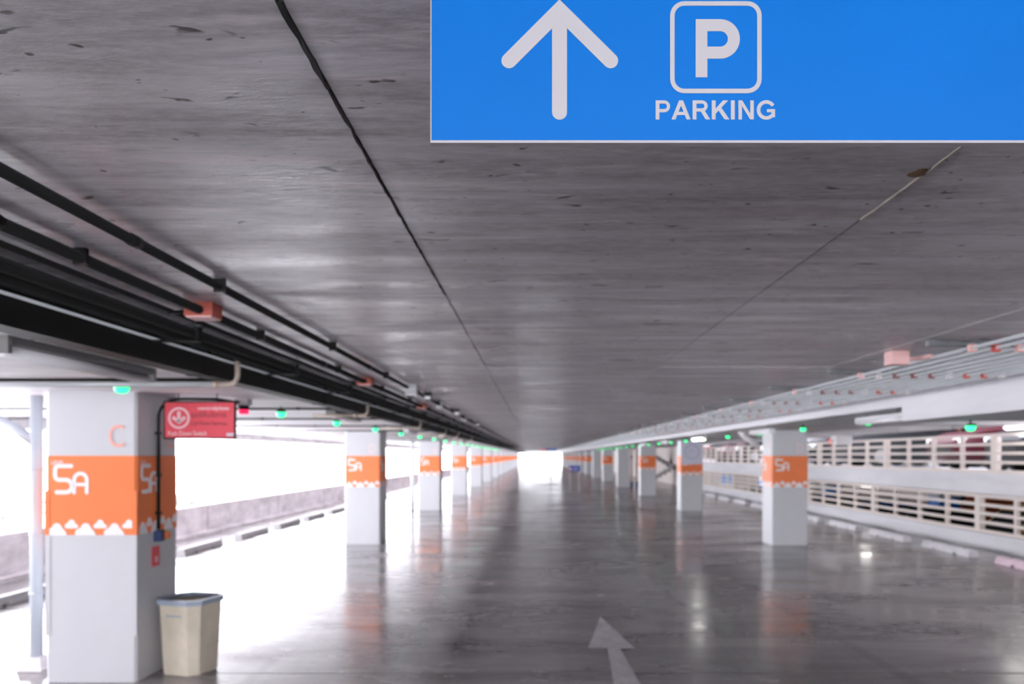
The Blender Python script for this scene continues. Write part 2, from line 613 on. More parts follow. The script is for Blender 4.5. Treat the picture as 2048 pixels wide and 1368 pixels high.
SHAFT = MB().loft([chamfer_ring(HW, .018, 0), chamfer_ring(HW, .018, BAND_Z)]).mesh('shaft', WHITE)
BAND = MB().loft([chamfer_ring(HW + FT, .018, 1.107), chamfer_ring(HW + FT, .018, 1.702)]).mesh('paint_band', ORANGE)
BANDB = MB().loft([chamfer_ring(HW + FT, .018, 1.107), chamfer_ring(HW + FT, .018, 1.702)]).mesh('paint_band', BLUEP)
GUARD = MB().box(-.035, .003, -.003, .0, .35, 1.107).box(0, .003, -.003, .035, .35, 1.107).mesh('corner_guard', WHITE)
GUARDO = MB().box(-.035, .003, -.003, .0, 1.107, 1.44).box(0, .003, -.003, .035, 1.107, 1.44).mesh('corner_guard', ORANGE)


def arcpts(cx, cz, r, a0, a1, n=10):
    return [(cx + r * math.cos(R(a0 + (a1 - a0) * k / n)), cz + r * math.sin(R(a0 + (a1 - a0) * k / n))) for k in range(n + 1)]


CH = 0.0038  # decal thickness
# numerals drawn as even round-ended strokes; origin at lower left of the 5 (m)
five = [(.125, .197), (.035, .197)] + arcpts(.03, .17, .026, 90, 180, 5) + [(.004, .125)] + arcpts(.036, .125, .032, 180, 270, 6)[1:] \
    + [(.085, .093)] + arcpts(.085, .0465, .0465, 90, -90, 12)[1:] + [(.018, 0)]
NUM5 = MB().stroke(five, .030, CH).mesh('numeral', DECAL)
aa = [(0, 0), (0, .095)] + arcpts(.0475, .095, .0475, 180, 0, 12)[1:] + [(.095, 0)]
LETA = MB().stroke(aa, .027, CH).stroke([(0, .06), (.095, .06)], .024, CH - .0006, cap='flat').mesh('letter', DECAL)


def mound(w, h):
    p = [(-w * .5, 0), (w * .5, 0), (w * .46, h * .22), (w * .37, h * .44), (w * .27, h * .60), (w * .23, h * .74)] + \
        [(w * .18 * math.cos(R(a)), h * .80 + h * .20 * math.sin(R(a))) for a in (15, 40, 65, 90, 115, 140, 165)] + [(-w * .22, h * .74), (-w * .25, h * .62), (-w * .40, h * .52), (-w * .50, h * .34), (-w * .53, h * .15)]
    return p


def cloud(w, h):
    p = [(-w * .40, 0), (w * .40, 0), (w * .5, h * .15), (w * .48, h * .38), (w * .30, h * .52), (w * .20, h * .82)] + \
        [(w * .14 * math.cos(R(a)), h * .86 + h * .14 * math.sin(R(a))) for a in (30, 90, 150)] + [(-w * .20, h * .80), (-w * .32, h * .54), (-w * .48, h * .40), (-w * .5, h * .15)]
    return p


MOUND = MB().prism(mound(.150, .090), CH).mesh('mound', DECAL)
CLOUD = MB().prism(cloud(.100, .066), CH).mesh('cloud', DECAL)
LEVEL = None
PER = COLW / 3.15


def trim_mesh():
    b = MB()
    for k in range(3):
        b.prism([(x - HW + .085 + PER * k, z + 1.106) for x, z in mound(.150, .090)], CH)
        b.prism([(x - HW + .195 + PER * k, z + 1.158) for x, z in cloud(.100, .066)], CH)
    return b.mesh('cloud_trim', DECAL)


TRIM = trim_mesh()
FACES = {'front': (0, (0, -1)), 'right': (PI / 2, (1, 0)), 'left': (-PI / 2, (-1, 0)), 'back': (PI, (0, 1))}


def face_put(me, name, root, face, u, z):
    """put a decal mesh on a column face: u runs left to right as seen when facing it"""
    rz, n = FACES[face]
    d = HW + FT
    t = (math.cos(rz), math.sin(rz))
    return put(name, me, root, (n[0] * d + t[0] * u, n[1] * d + t[1] * u, z), (0, 0, rz))


def dress_face(root, face, letter, detailed, lmat, text=True):
    if text:
        face_put(text_mesh('LEVEL', .030, DECAL, .098, .01, CH), 'level_lettering', root, face, -HW + .045, 1.635)
        face_put(NUM5, 'numeral', root, face, -HW + .068, 1.428)
        face_put(LETA, 'letter', root, face, -HW + .215, 1.426)
        if letter:
            face_put(text_mesh(letter, .170, lmat, .115, 0.0, CH), 'row_letter', root, face, HW - .205, 1.765)
    if detailed:
        for k in range(3):
            face_put(MOUND, 'mound', root, face, -HW + .085 + PER * k, 1.106)
            face_put(CLOUD, 'cloud', root, face, -HW + .195 + PER * k, 1.158)
    else:
        o = face_put(TRIM, 'cloud_trim', root, face, 0, 0)
        o['kind'] = 'stuff'


def column(x, y, z, label, letter=None, band=BAND, detailed=False, plain=False, faces=('front', 'right', 'left'), guards=False, lmat=PALEL, group=None, hold=True, text=True):
    c = thing('column', label, 'column', (x, y, z), 0, group)
    c['kind'] = 'thing'
    put('shaft', SHAFT, c)
    if not plain:
        put('paint_band', band, c)
        for f in faces:
            dress_face(c, f, letter if f == 'front' or detailed else None, detailed, lmat, text)
    if guards:
        put('corner_guard', GUARD, c, (HW + .002, -HW - .002, 0))
        put('corner_guard', GUARD, c, (-HW - .002, -HW - .002, 0), (0, 0, -PI / 2))
        put('corner_guard', GUARDO, c, (HW + .005, -HW - .005, 0))
        put('corner_guard', GUARDO, c, (-HW - .005, -HW - .005, 0), (0, 0, -PI / 2))
    return c


GL = 'columns on the open side of the aisle'
GR = 'columns on the ramp side of the aisle'
left_labels = ['large white column lettered C with orange 5A band beside the bin',
               'white column lettered D with orange 5A band, on the parapet side of the aisle']
letters = 'CDEFGHIJKLMNOPQ'
for k in range(15):
    y = YC + HW + PITCH * k - (0.25 if k else 0)
    lab = left_labels[k] if k < 2 else '%s column from the camera in the row on the parapet side' % nth(k).capitalize()
    column(XCL - HW, y, 0, lab, letters[k], detailed=k < 3, faces=('front', 'right') if k < 3 else ('front',),
           guards=k == 0, lmat=PINKL if k == 0 else PALEL, group=GL)
for k in range(1, 15):
    y = YC + HW + PITCH * k - 0.40
    plain = k in (4, 6)
    lab = {1: 'nearest white column with orange 5A band on the railing side of the aisle',
           2: 'white column with a round grey notice above its orange band',
           3: 'column with orange band standing just in front of the concrete stairs',
           4: 'plain white column without orange band beside the rose posts',
           }.get(k, '%s visible column from the camera in the row on the railing side' % nth(k - 1).capitalize())
    column(XCR + HW, y, 0, lab, 'D' if k == 1 else None, detailed=k < 3, plain=plain,
           faces=('front', 'left') if k < 4 else ('front',), group=GR)

# posts of the neighbouring split levels: orange above, blue below
UP, LO = 1.38, -1.29
COLG = 'columns of the neighbouring split levels'
for i, y in enumerate((25.0, 34.7, 44.4, 54.1)):
    column(12.5 + HW, y + HW, UP, 'white column on the upper half level, %s beyond the railing' % nth(i), None, BAND, faces=('front', 'left'), group=COLG, text=False)
    column(12.5 + HW, y + HW, LO, 'column with blue painted band on the lower half level, %s beyond the railing' % nth(i), None, BANDB, faces=('front', 'left'), group=COLG, text=False)

# notice on the second column of the railing side
yE = YC + PITCH * 2 - 0.40
nb = thing('speed_notice', 'pale lavender notice with a grey ring on a railing-side column', 'notice', (XCR + HW + .005, yE - .012, 1.44))
MB().box(-.325, .325, -.012, 0, 0, .70).build('sheet', LAV, nb)
MB().ring2d(0, .39, .245, .185, .004).build('ring', LAVD, nb, (0, -.012, 0))
for u, z, w, h in ((-.06, .44, .06, .07), (.03, .44, .06, .07), (.10, .45, .025, .05), (-.075, .355, .08, .05), (.075, .36, .06, .04), (0, .27, .09, .03)):
    MB().box(u - w / 2, u + w / 2, -.014, -.011, z - h / 2, z + h / 2).build('mark', LAVD, nb)

# ------------------------------------------------------------------ hanging PARKING sign
SD = 0.90
K = SD / FPX
SX0, SZ0 = (863 - VX) * K, CAM_H + (VY - 281) * K
sg = thing('parking_sign', 'blue hanging PARKING sign with a white arrow and boxed P', 'sign', (SX0, SD, SZ0))
SWD, SHT = 1.22, 0.208


def sp(x, y):
    return ((x - 863) * K, (281 - y) * K)


MB().box(0, SWD, .0, .009, 0, SHT).build('panel', SIGNB, sg)
MB().box(-.0012, SWD + .0012, -.0006, .010, -.0028, 0).build('frame_rail', ALU, sg)
MB().box(-.0012, SWD + .0012, -.0006, .010, SHT, SHT + .0028).build('frame_rail', ALU, sg)
MB().box(-.0012, 0, -.0006, .010, 0, SHT).build('frame_stile', ALU, sg)
MB().box(SWD, SWD + .0012, -.0006, .010, 0, SHT).build('frame_stile', ALU, sg)
T = .0005
ar = MB()
ar.stroke([sp(1119, 225), sp(1119, 22)], 30 * K, T)
ar.stroke([sp(1018, 122), sp(1119, 21), sp(1221, 122)], 30.5 * K, T + .00012)
ar.build('arrow', SIGNW, sg, (0, -.0002, 0))
rr = 24 * K
x0, z0 = sp(1344.5, 182.5)
x1, z1 = sp(1518.5, 7.5)
path = arcpts(x1 - rr, z1 - rr, rr, 90, 0, 6) + arcpts(x1 - rr, z0 + rr, rr, 0, -90, 6) + arcpts(x0 + rr, z0 + rr, rr, -90, -180, 6) + arcpts(x0 + rr, z1 - rr, rr, 180, 90, 6)
fb = MB()
path2 = path + [path[0]]
fb.stroke(path2, 9 * K, T, cap='flat')
fb.build('symbol_frame', SIGNW, sg, (0, -.0002, 0))
pb = MB()
a = sp(1391, 155); b = sp(1414.5, 39)
pb.prism([(a[0], a[1]), (b[0], a[1]), (b[0], b[1]), (a[0], b[1])], T)
cxp, czp = sp(1440, 78.5)
pp = [sp(1400, 51)] + arcpts(cxp, czp, 27.5 * K, 90, -90, 16) + [sp(1400, 106)]
pb.stroke(pp, 24 * K, T + .00012, cap='flat')
pb.build('letter_symbol', SIGNW, sg, (0, -.0002, 0))
lx, lz = sp(1311, 239.5)
EM = 53.2 * K


def bold_word(word):
    """heavy grotesque capitals for the sign, in em units; overlapping strokes sit at slightly different depths"""
    b = MB()
    x = -.073 * EM
    adv = dict(P=.667, A=.722, R=.722, K=.722, I=.278, N=.722, G=.778)
    for ch in word:
        step = [0]

        def poly(pts):
            step[0] += 1
            b.prism([(x + u * EM, v * EM) for u, v in pts], T + .00008 * step[0])

        def box(u0, u1, v0, v1):
            poly([(u0, v0), (u1, v0), (u1, v1), (u0, v1)])

        def line(pts, w):
            step[0] += 1
            b.stroke([(x + u * EM, v * EM) for u, v in pts], w * EM, T + .00008 * step[0], cap='flat')
        if ch in 'PRK':
            box(.073, .218, 0, .716)
        if ch == 'P':
            line([(.15, .655)] + arcpts(.395, .493, .162, 90, -90, 12) + [(.15, .331)], .122)
        if ch == 'R':
            line([(.15, .655)] + arcpts(.43, .506, .149, 90, -90, 12) + [(.15, .357)], .122)
            poly([(.36, .33), (.53, .33), (.735, 0), (.56, 0)])
        if ch == 'A':
            poly([(0, 0), (.155, 0), (.44, .716), (.285, .716)])
            poly([(.567, 0), (.722, 0), (.437, .716), (.283, .716)])
            box(.19, .53, .165, .285)
        if ch == 'K':
            poly([(.20, .20), (.20, .39), (.495, .716), (.69, .716)])
            poly([(.295, .38), (.40, .49), (.735, 0), (.55, 0)])
        if ch == 'I':
            box(.068, .213, 0, .716)
        if ch == 'N':
            box(.073, .208, 0, .716)
            box(.515, .650, 0, .716)
            poly([(.073, .716), (.215, .716), (.650, 0), (.508, 0)])
        if ch == 'G':
            line([(.40 + .295 * math.cos(R(q)), .358 + .302 * math.sin(R(q))) for q in range(32, 325, 12)], .135)
            box(.42, .725, .27, .388)
            box(.592, .725, .085, .388)
        x += adv[ch] * EM
    return b


bold_word('PARKING').build('lettering', SIGNW, sg, (lx, -.0002, lz))
for hx in (.12, 1.08):
    MB().tube([(hx, .005, SHT), (hx, .005, CEIL_Z - SZ0)], .004, 8).build('hanger_rod', ALU, sg)

# ------------------------------------------------------------------ services on the parapet side
def pipe(name, label, x, z, r, m, ya=-4.0, yb=120.0, group=None, cat='pipe'):
    t = thing(name, label, cat, (x, ya, z), 0, group)
    MB().tube([(0, 0, 0), (0, yb - ya, 0)], r, 10).build('tube', m, t)
    return t


CG = 'dark conduits along the parapet side of the aisle ceiling'
c1 = pipe('ceiling_conduit', 'black ceiling conduit closest to the open crack, with a grey box', -1.06, CEIL_Z - .028, .014, DARKP, group=CG, cat='conduit')
c2 = pipe('ceiling_conduit', 'black ceiling conduit that carries the red junction boxes', -1.30, CEIL_Z - .030, .017, DARKP, group=CG, cat='conduit')
names = ['thin dark conduit next to the red box conduit', 'thick dark conduit above the black beam shade box', 'dark shiny pipe running on top of the black beam shade box']
more = []
for i, (x, z, r) in enumerate(((-1.45, CEIL_Z - .020, .010), (-1.56, CEIL_Z - .035, .022), (-1.655, CEIL_Z - .040, .024))):
    more.append(pipe('ceiling_conduit', names[i], x, z, r, DARKP, group=CG, cat='conduit'))
SAD = MB().box(-.019, .019, -.008, .008, -.018, .028).mesh('saddle', DARKP)
for cobj in (c1, c2):
    for k in range(12):
        put('saddle', SAD, cobj, (0, 6.3 + 1.5 * k + (0.4 if cobj is c1 else 0), 0))
for k in range(6):   # couplers
    MB().tube([(0, 0, 0), (0, .05, 0)], .0165, 10).build('coupler', DARKP, c1, (0, 6.1 + 3.0 * k, 0))
    MB().tube([(0, 0, 0), (0, .05, 0)], .0195, 10).build('coupler', DARKP, c2, (0, 5.9 + 3.0 * k, 0))

BOXG = 'red junction boxes on the ceiling conduit'
for i, y in enumerate((3.16, 6.15, 9.2)):
    t = thing('junction_box', '%s red junction box from the camera on the black ceiling conduit' % nth(i).capitalize(), 'junction box', (-1.305, y, CEIL_Z - .058), 0, BOXG)
    MB().box(-.055, .055, -.05, .05, .006, .058).build('body', REDBOX, t)
    MB().box(-.050, .050, -.046, .046, 0, .006).build('cover', PINKBOX, t)
    MB().tube([(-.055, 0, .03), (-.16, .05, .035)], .008, 8).build('cable_stub', DARKP, t)
t = thing('junction_box', 'grey junction box beside the black ceiling conduit', 'junction box', (-1.03, 6.67, CEIL_Z - .085))
MB().box(-.045, .045, -.05, .05, .0, .085).build('body', GREYBOX, t)
MB().box(-.048, .048, -.053, .053, -.006, 0).build('cover', LAMPW, t)
for i, y in enumerate((7.6, 8.9, 10.4, 12.0, 14.0)):
    t = thing('pipe_clip', '%s small pale clip box along the black ceiling conduits' % nth(i).capitalize(), 'clip', (-1.02 - .05 * (i % 2), y, CEIL_Z - .075), 0, 'pale clip boxes on the ceiling conduits')
    MB().box(-.03, .03, -.03, .03, 0, .075).build('body', GREYBOX if i % 2 else DARKP, t)
    MB().box(-.026, .026, -.034, -.03, .01, .045).build('plate', LAMPW if i % 2 == 0 else GREYBOX, t)

tr = thing('beam_shade_box', 'long black box standing in for the shaded beam face on the parapet side', 'beam shade box', (-1.80, -4, 2.130))
MB().box(-.055, .050, 0, 124, 0, .125).build('shade_box', BLACK, tr)  # black box added over the beam face, its shade put into the colour
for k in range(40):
    MB().box(-.058, .054, -.03, .03, -.004, .129).build('shade_box_joint', BLACK, tr, (0, 1.1 + 2.4 * k, 0))
MB().tube([(.0565, 0, .105), (.0565, 124, .105)], .006, 8).build('edge_rail', GREYP, tr)

HB = 'hanger brackets over the black trunking'
for k in range(14):
    t = thing('hanger_bracket', '%s dark hanger bracket from the camera over the black beam shade box' % nth(k).capitalize(), 'bracket', (-1.66, 2.15 + 1.5 * k, CEIL_Z), 0, HB)
    MB().box(-.08, .16, -.02, .02, -.012, 0).build('strut', STEELD, t)
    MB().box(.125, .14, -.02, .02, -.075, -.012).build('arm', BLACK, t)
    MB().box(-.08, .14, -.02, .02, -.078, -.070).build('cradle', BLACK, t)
EB = 'beige elbow pipes leaving the black trunking'
for i, y in enumerate((4.60, 8.15, 11.9, 15.3, 17.6, 21.5)):
    t = thing('elbow_pipe', '%s beige elbow pipe from the camera, bending under the black beam shade box' % nth(i).capitalize(), 'pipe', (-1.705, y, 2.25), 0, EB)
    ln = 1.9 if i == 0 else 0.55
    zz = -.142
    el = [(0, 0, 0), (0, 0, zz + .05)] + [(-.05 + .05 * math.cos(R(q)), 0, zz + .05 - .05 * math.sin(R(q))) for q in (25, 50, 75, 90)] + [(-.12, 0, zz)]
    MB().tube(el, .016, 10).build('bend', BEIGE, t)
    MB().tube([(-.12, 0, zz), (-ln, 0, zz)], .0155, 10).build('run', GREYP if i == 0 else BEIGE, t)
    MB().tube([(-.105, 0, zz), (-.14, 0, zz)], .020, 10).build('collar', BEIGE, t)

# ------------------------------------------------------------------ batten lamps
def lamp(x, y, ln, ztop, label, lit=False, dark=False, hang=0.0, group='fluorescent batten lamps'):
    t = thing('batten_lamp', label, 'lamp', (x, y, ztop), 0, group)
    h = MB()
    prof = [(-.045, 0), (.045, 0), (.055, -.035), (-.055, -.035)]
    h.loft([[(a, -ln / 2, b) for a, b in prof], [(a, ln / 2, b) for a, b in prof]])
    h.build('housing', LAMPG if dark else LAMPW, t)
    for s in (-1, 1):
        MB().box(-.05, .05, s * ln / 2 - .012, s * ln / 2 + .012, -.07, -.002).build('end_cap', LAMPG if dark else LAMPW, t)
    MB().tube([(0, -ln / 2 + .012, -.058), (0, ln / 2 - .012, -.058)], .027, 12).build('fluorescent_tube', LIT if lit else TUBE, t)
    if hang > 0:
        for s in (-1, 1):
            MB().tube([(0, s * ln * .32, 0), (0, s * ln * .32, hang)], .006, 6).build('hanger', STEELD, t)
    return t


for i, y in enumerate((3.74, 8.85, 13.6, 18.5, 23.3)):
    lamp(-2.10, y, 1.2, BAND_Z - .012, '%s unlit batten lamp from the camera on the parapet side' % nth(i).capitalize(), dark=i < 2, hang=.012)
for i, (y, lit) in enumerate(((8.8, False), (13.5, False), (18.7, True), (23.6, False), (28.5, False))):
    lamp(3.78, y, 1.2, BAND_Z - .04, '%s batten lamp from the camera above the railing side of the aisle%s' % (nth(i).capitalize(), ', lit' if lit else ''), lit=lit, hang=.04)
lamp(8.32, 13.5, 1.5, 2.25, 'bright lit batten lamp just above the upper cream railing', lit=True, hang=.0)
lamp(8.95, 21.6, 1.1, 0.95, 'lit batten lamp under the concrete deck of the upper half level', lit=True, hang=.0)
lamp(11.0, 30.0, 1.2, 3.68, 'lit batten lamp over the dark cars of the upper half level', lit=True)
lamp(15.5, 20.5, 1.2, 3.68, 'lit batten lamp high up across the aisle of the upper half level', lit=True)
lamp(10.2, 15.6, 1.2, 0.95, 'added lit batten lamp near the tan van, brightening the lower half level', lit=True)  # lamp added to brighten the dark lower deck floor
lamp(14.5, 26.0, 1.2, 0.95, 'lit batten lamp deep in the lower half level', lit=True, hang=.0)
lamp(10.5, 33.0, 1.2, 0.95, 'lit batten lamp over the dark cars of the lower half level', lit=True, hang=.0)

# ------------------------------------------------------------------ bay indicator lights
DOME = MB().loft([[(r * math.cos(t), r * math.sin(t), z) for t in [2 * PI * k / 14 for k in range(14)]] for r, z in ((.012, -.052), (.030, -.046), (.042, -.030), (.045, -.012), (.045, 0))][::1], smooth=True).mesh('lens', GREEN)
CAPM = MB().loft([[(r * math.cos(t), r * math.sin(t), z) for t in [2 * PI * k / 14 for k in range(14)]] for r, z in ((.048, 0), (.048, .016), (.02, .022))]).mesh('cap', DARKP)
STEM = MB().tube([(0, 0, .02), (0, 0, .055)], .009, 8).mesh('stem', DARKP)


def indicator(x, y, ztop, label, group):
    t = thing('bay_indicator', label, 'indicator light', (x, y, ztop - .055), 0, group)
    put('lens', DOME, t)
    put('cap', CAPM, t)
    put('stem', STEM, t)


yl = [4.86, 7.9] + [10.1 + 2.42 * k for k in range(19)]
for i, y in enumerate(yl):
    lab = {0: 'green bay light just above the lettered C column', 1: 'green bay light beside the red service sign'}.get(i, '%s green bay light from the camera on the parapet side' % nth(i).capitalize())
    indicator(-2.5, y, BAND_Z, lab, 'green bay lights on the parapet side')
yr = [7.6] + [9.95 + 2.42 * k for k in range(19)]
for i, y in enumerate(yr):
    indicator(4.1, y, 2.04 if i == 0 else BAND_Z, '%s green bay light from the camera on the railing side' % nth(i).capitalize(), 'green bay lights on the railing side')
# cross conduits feeding the lights of the parapet bays
for i in range(9):
    y = (4.86, 7.9)[i] if i < 2 else 10.1 + 2.42 * (i - 2)
    t = thing('cross_conduit', '%s thin conduit from the camera crossing the parking bays under the ceiling' % nth(i).capitalize(), 'conduit', (-1.86, y + .09, BAND_Z - .016), 0, 'thin conduits crossing the parapet bays')
    MB().tube([(0, 0, 0), (-4.9, 0, 0)], .011, 8).build('tube', DARKP, t)
    for u in (-.5, -1.6, -2.2):
        MB().box(u - .012, u + .012, -.02, .02, -.014, .016).build('saddle', DARKP, t)

# ------------------------------------------------------------------ services on the railing side
col9 = [CLP, CLW, CLD, CLD, CLD, CLW, CLR, CLR, CLW]
first3 = {0: CLP, 1: CLR, 2: CLP}
clm = {m.name: MB().box(-.017, .017, -.016, .016, -.020, .018).mesh('pipe_clamp', m) for m in (CLP, CLW, CLD, CLR)}
tubeg = MB().tube([(0, 0, 0), (0, 122, 0)], .009, 8).mesh('tube', GREYP)
for i in range(9):
    t = thing('grey_conduit', '%s of nine grey ceiling conduits counted from the aisle centre' % nth(i).capitalize(), 'conduit', (2.22 + .12 * i, -3, CEIL_Z - .045), 0, 'grey conduits with coloured clamps on the railing side')
    put('tube', tubeg, t)
    for k in range(12):
        m = first3.get(i, CLW) if k == 0 else col9[i]
        put('pipe_clamp', clm[m.name], t, (0, 3 + 4.1 + 1.4 * k, 0))
for k in range(12):
    t = thing('strut_channel', '%s steel strut from the camera carrying the grey ceiling conduits' % nth(k).capitalize(), 'strut', (2.12, 4.16 + 1.4 * k, CEIL_Z - .027), 0, 'steel struts carrying the grey conduits')
    MB().box(-.10, 1.15, -.02, .02, 0, .022).build('channel', STEELD, t)
    MB().box(-.10, -.06, -.02, .02, .022, .027).build('foot', STEELD, t)
t = thing('junction_box', 'pink junction box on the ceiling beside the grey conduits', 'junction box', (2.06, 4.6, CEIL_Z - .07))
MB().box(-.05, .05, -.05, .05, 0, .07).build('body', PINKBOX, t)
MB().tube([(.05, 0, .03), (.09, 0, .03), (.12, -.04, .03), (.13, -.14, .03)], .012, 8).build('cable_stub', PINKBOX, t)
MB().box(-.053, .053, -.053, .053, -.006, 0).build('cover', PINKBOX, t)
dp = thing('drain_pipe', 'white slanting drain pipe beside the head of a railing-side column', 'pipe', (4.15, 16.2, 2.184))
MB().tube([(0, 0, 0), (0, 0, -.05), (.35, 0, -.32)], .06, 12).build('tube', LAMPW, dp)
MB().tube([(0, 0, -.0), (0, 0, -.06)], .075, 12).build('collar', LAMPW, dp)

# ------------------------------------------------------------------ things around the lettered C column
dpp = thing('drain_pipe', 'pale blue vertical drain pipe standing beside the lettered C column', 'pipe', (-4.0, 6.45, 0))
MB().tube([(0, 0, .08), (0, 0, BAND_Z)], .048, 16).build('tube', PIPEW, dpp)
for z in (1.60, 1.075, .60):
    MB().tube([(0, 0, z - .012), (0, 0, z + .012)], .053, 16).build('collar', PIPEW, dpp)
MB().loft([[(-.11, -.09, 0), (.09, -.09, 0), (.09, .09, 0), (-.11, .09, 0)], [(-.09, -.075, .10), (.075, -.075, .10), (.075, .075, .10), (-.09, .075, .10)]]).build('concrete_foot', RAW, dpp)
MB().tube([(0, 0, 1.80), (-.18, 0, 1.93), (-.62, 0, 2.13)], .042, 12).build('branch_pipe', PIPEW, dpp)
dp2 = thing('drain_pipe', 'dark vertical drain pipe beside the third column of the parapet row', 'pipe', (-3.92, 25.6, 0))
MB().tube([(0, 0, 0), (0, 0, BAND_Z)], .065, 14).build('tube', GREYP, dp2)
for z in (.5, 1.5):
    MB().tube([(0, 0, z - .02), (0, 0, z + .02)], .075, 14).build('collar', GREYP, dp2)

# bin
def bin_ring(w, d, c, z):
    return [(-w + c, -d, z), (w - c, -d, z), (w, -d + c, z), (w, d - c, z), (w - c, d, z), (-w + c, d, z), (-w, d - c, z), (-w, -d + c, z)]


bn = thing('rubbish_bin', 'cream plastic rubbish bin with a grey rim beside the lettered C column', 'bin', (-2.745, 6.40, 0), R(-16))
bb = MB()
rings = [bin_ring(.165, .165, .06, 0), bin_ring(.168, .168, .06, .02), bin_ring(.195, .195, .072, .555)]
bb.loft(rings, cap1=False)
bb.loft([bin_ring(.188, .188, .07, .555), bin_ring(.158, .158, .058, .025)], cap0=False)
bb.build('tub', BIN, bn)
rm = MB()
o_, i_ = [bin_ring(.212, .212, .08, z) for z in (.545, .585)], [bin_ring(.186, .186, .07, z) for z in (.585, .545)]
rm.loft(o_ + i_ + [o_[0]], cap0=False, cap1=False)
rm.build('rim', RIM, bn)
put('lettering', text_mesh('united', .020, RIM, .14, 0, .001), bn, (-.07, -.194, .46), (R(-3), 0, 0)) if False else None
MB().box(-.07, .07, -.1935, -.189, .455, .468).build('embossed_mark', RIM, bn)

# red service sign
RS = 6.27
rs = thing('service_sign', 'red hanging service sign with a circled white arrow beside the C column', 'sign', px(330, 875, RS))
rw, rh = 138 * RS / FPX, 70 * RS / FPX
MB().box(0, rw, 0, .03, 0, rh).build('panel', SIGNR, rs)
MB().box(-.004, rw + .004, .002, .034, rh, rh + .012).build('frame_rail', DARKP, rs)
MB().box(-.004, rw + .004, .002, .034, -.012, 0).build('frame_rail', DARKP, rs)
MB().box(-.012, 0, .002, .034, -.012, rh + .012).build('frame_stile', DARKP, rs)
MB().box(rw, rw + .006, .002, .034, -.012, rh + .012).build('frame_stile', DARKP, rs)
kk = RS / FPX


def rp(x, y):   # pixels of the close-up (2048 wide over 240 px)
    return ((x / 8.533 + 280 - 330) * kk, (875 - (y / 8.533 + 780)) * kk)


cc = rp(665, 478)
MB().ring2d(cc[0], cc[1], .0835, .068, .002).build('arrow_ring', PKTXT, rs)
aw = MB()
aw.stroke([rp(665, 365), rp(665, 545)], .024, .002, 'flat')
aw.stroke([rp(560, 465), rp(665, 550), rp(770, 465)], .024, .002, 'flat')
aw.build('arrow', PKTXT, rs)
p = rp(985, 345)
put('lettering', text_mesh('centralplaza', .037, PKTXT, .245, .02, .002), rs, (p[0], 0, p[1] - .006))
p = rp(870, 495)
put('lettering', text_mesh('จุดให้บริการ', .058, DKTXT, .275, .012, .002), rs, (p[0], 0, p[1]))
p = rp(860, 600)
put('lettering', text_mesh('Call Point Service', .030, DKTXT, .285, .01, .002), rs, (p[0], 0, p[1]))
p = rp(480, 762)
put('lettering', text_mesh('Push Down Switch', .036, PKTXT, .30, .01, .002), rs, (p[0], 0, p[1] - .008))
p = rp(1480, 785)
MB().box(p[0], p[0] + .055, -.002, 0, p[1], p[1] + .022).build('printed_tab', LAV, rs)
for u in (.10, .40):
    MB().tube([(u, .015, rh + .01), (u, .015, BAND_Z - rs.location.z)], .005, 6).build('hanger_rod', DARKP, rs)

# call beacon and its conduit down to the switch
cb = thing('call_beacon', 'red call beacon under a white box, beside the red service sign', 'beacon', (-2.49, 6.86, 2.10))
MB().box(-.055, .055, -.05, .05, .03, .084).build('junction_box', GREYBOX, cb)
MB().tube([(0, 0, .03), (0, 0, -.005)], .046, 14).build('collar', DARKP, cb)
MB().loft([[(r * math.cos(t), r * math.sin(t), z) for t in [2 * PI * k / 14 for k in range(14)]] for r, z in ((.03, -.045), (.043, -.038), (.043, -.005))], smooth=True).build('lens', REDL, cb)
XF = XCL
cq = thing('switch_conduit', 'dark conduit bending down the shaded side of the lettered C column', 'conduit', (XF, 6.36, 0))
cpts = [(.50, .40, 2.150), (.46, .02, 2.150), (.17, 0, 2.150)] + [(.17 - .15 * math.sin(R(q)), 0, 2.15 - .15 + .15 * math.cos(R(q))) for q in (20, 40, 60, 80, 90)] + [(.02, 0, 1.12)]
MB().tube(cpts, .013, 10).build('tube', DARKP, cq)
for z in (1.88, 1.55, 1.25):
    MB().box(0, .036, -.022, .022, z - .01, z + .01).build('saddle', DARKP, cq)
sw = thing('call_switch', 'navy and yellow call switch on the shaded side of the C column', 'switch', (XF + FT, 6.37, 1.03))
MB().box(0, .055, -.055, .01, 0, .085).build('box', NAVY, sw)
MB().box(0, .05, .01, .075, .005, .080).build('plate', YELL, sw)
MB().tube([(.05, .045, .04), (.075, .045, .04)], .026, 12).build('button', ORANGE, sw)
ns = thing('switch_notice', 'small red notice under the navy and yellow call switch', 'notice', (XF + .001, 6.36, .835))
MB().box(0, .006, -.075, .045, 0, .155).build('plate', SIGNR, ns)
MB().box(.006, .008, -.03, .01, .03, .075).build('printed_mark', PKTXT, ns)

# ------------------------------------------------------------------ wheel stops
def stop_mesh(m):
    b = MB()
    ln = 1.66
    prof = [(-.085, 0), (.085, 0), (.085, .03), (.055, .115), (-.055, .115), (-.085, .03)]
    cuts = [0, .42, .52, 1.14, 1.24, ln]
    for i, (a0, a1) in enumerate(zip(cuts[:-1], cuts[1:])):
        pr = prof if i % 2 == 0 else [(-.075, .03), (.085 * .88, .03), (.078, .045), (.055, .115), (-.055, .115), (-.078, .045)]
        b.loft([[(x, a0, z) for x, z in pr], [(x, a1, z) for x, z in pr]])
    return b.mesh('body', m)


SMG, SMW, SMP = stop_mesh(KERBG), stop_mesh(KERBW), stop_mesh(KERBP)
BOLT = MB().tube([(0, 0, .112), (0, 0, .122)], .018, 10).mesh('bolt', STEELD)


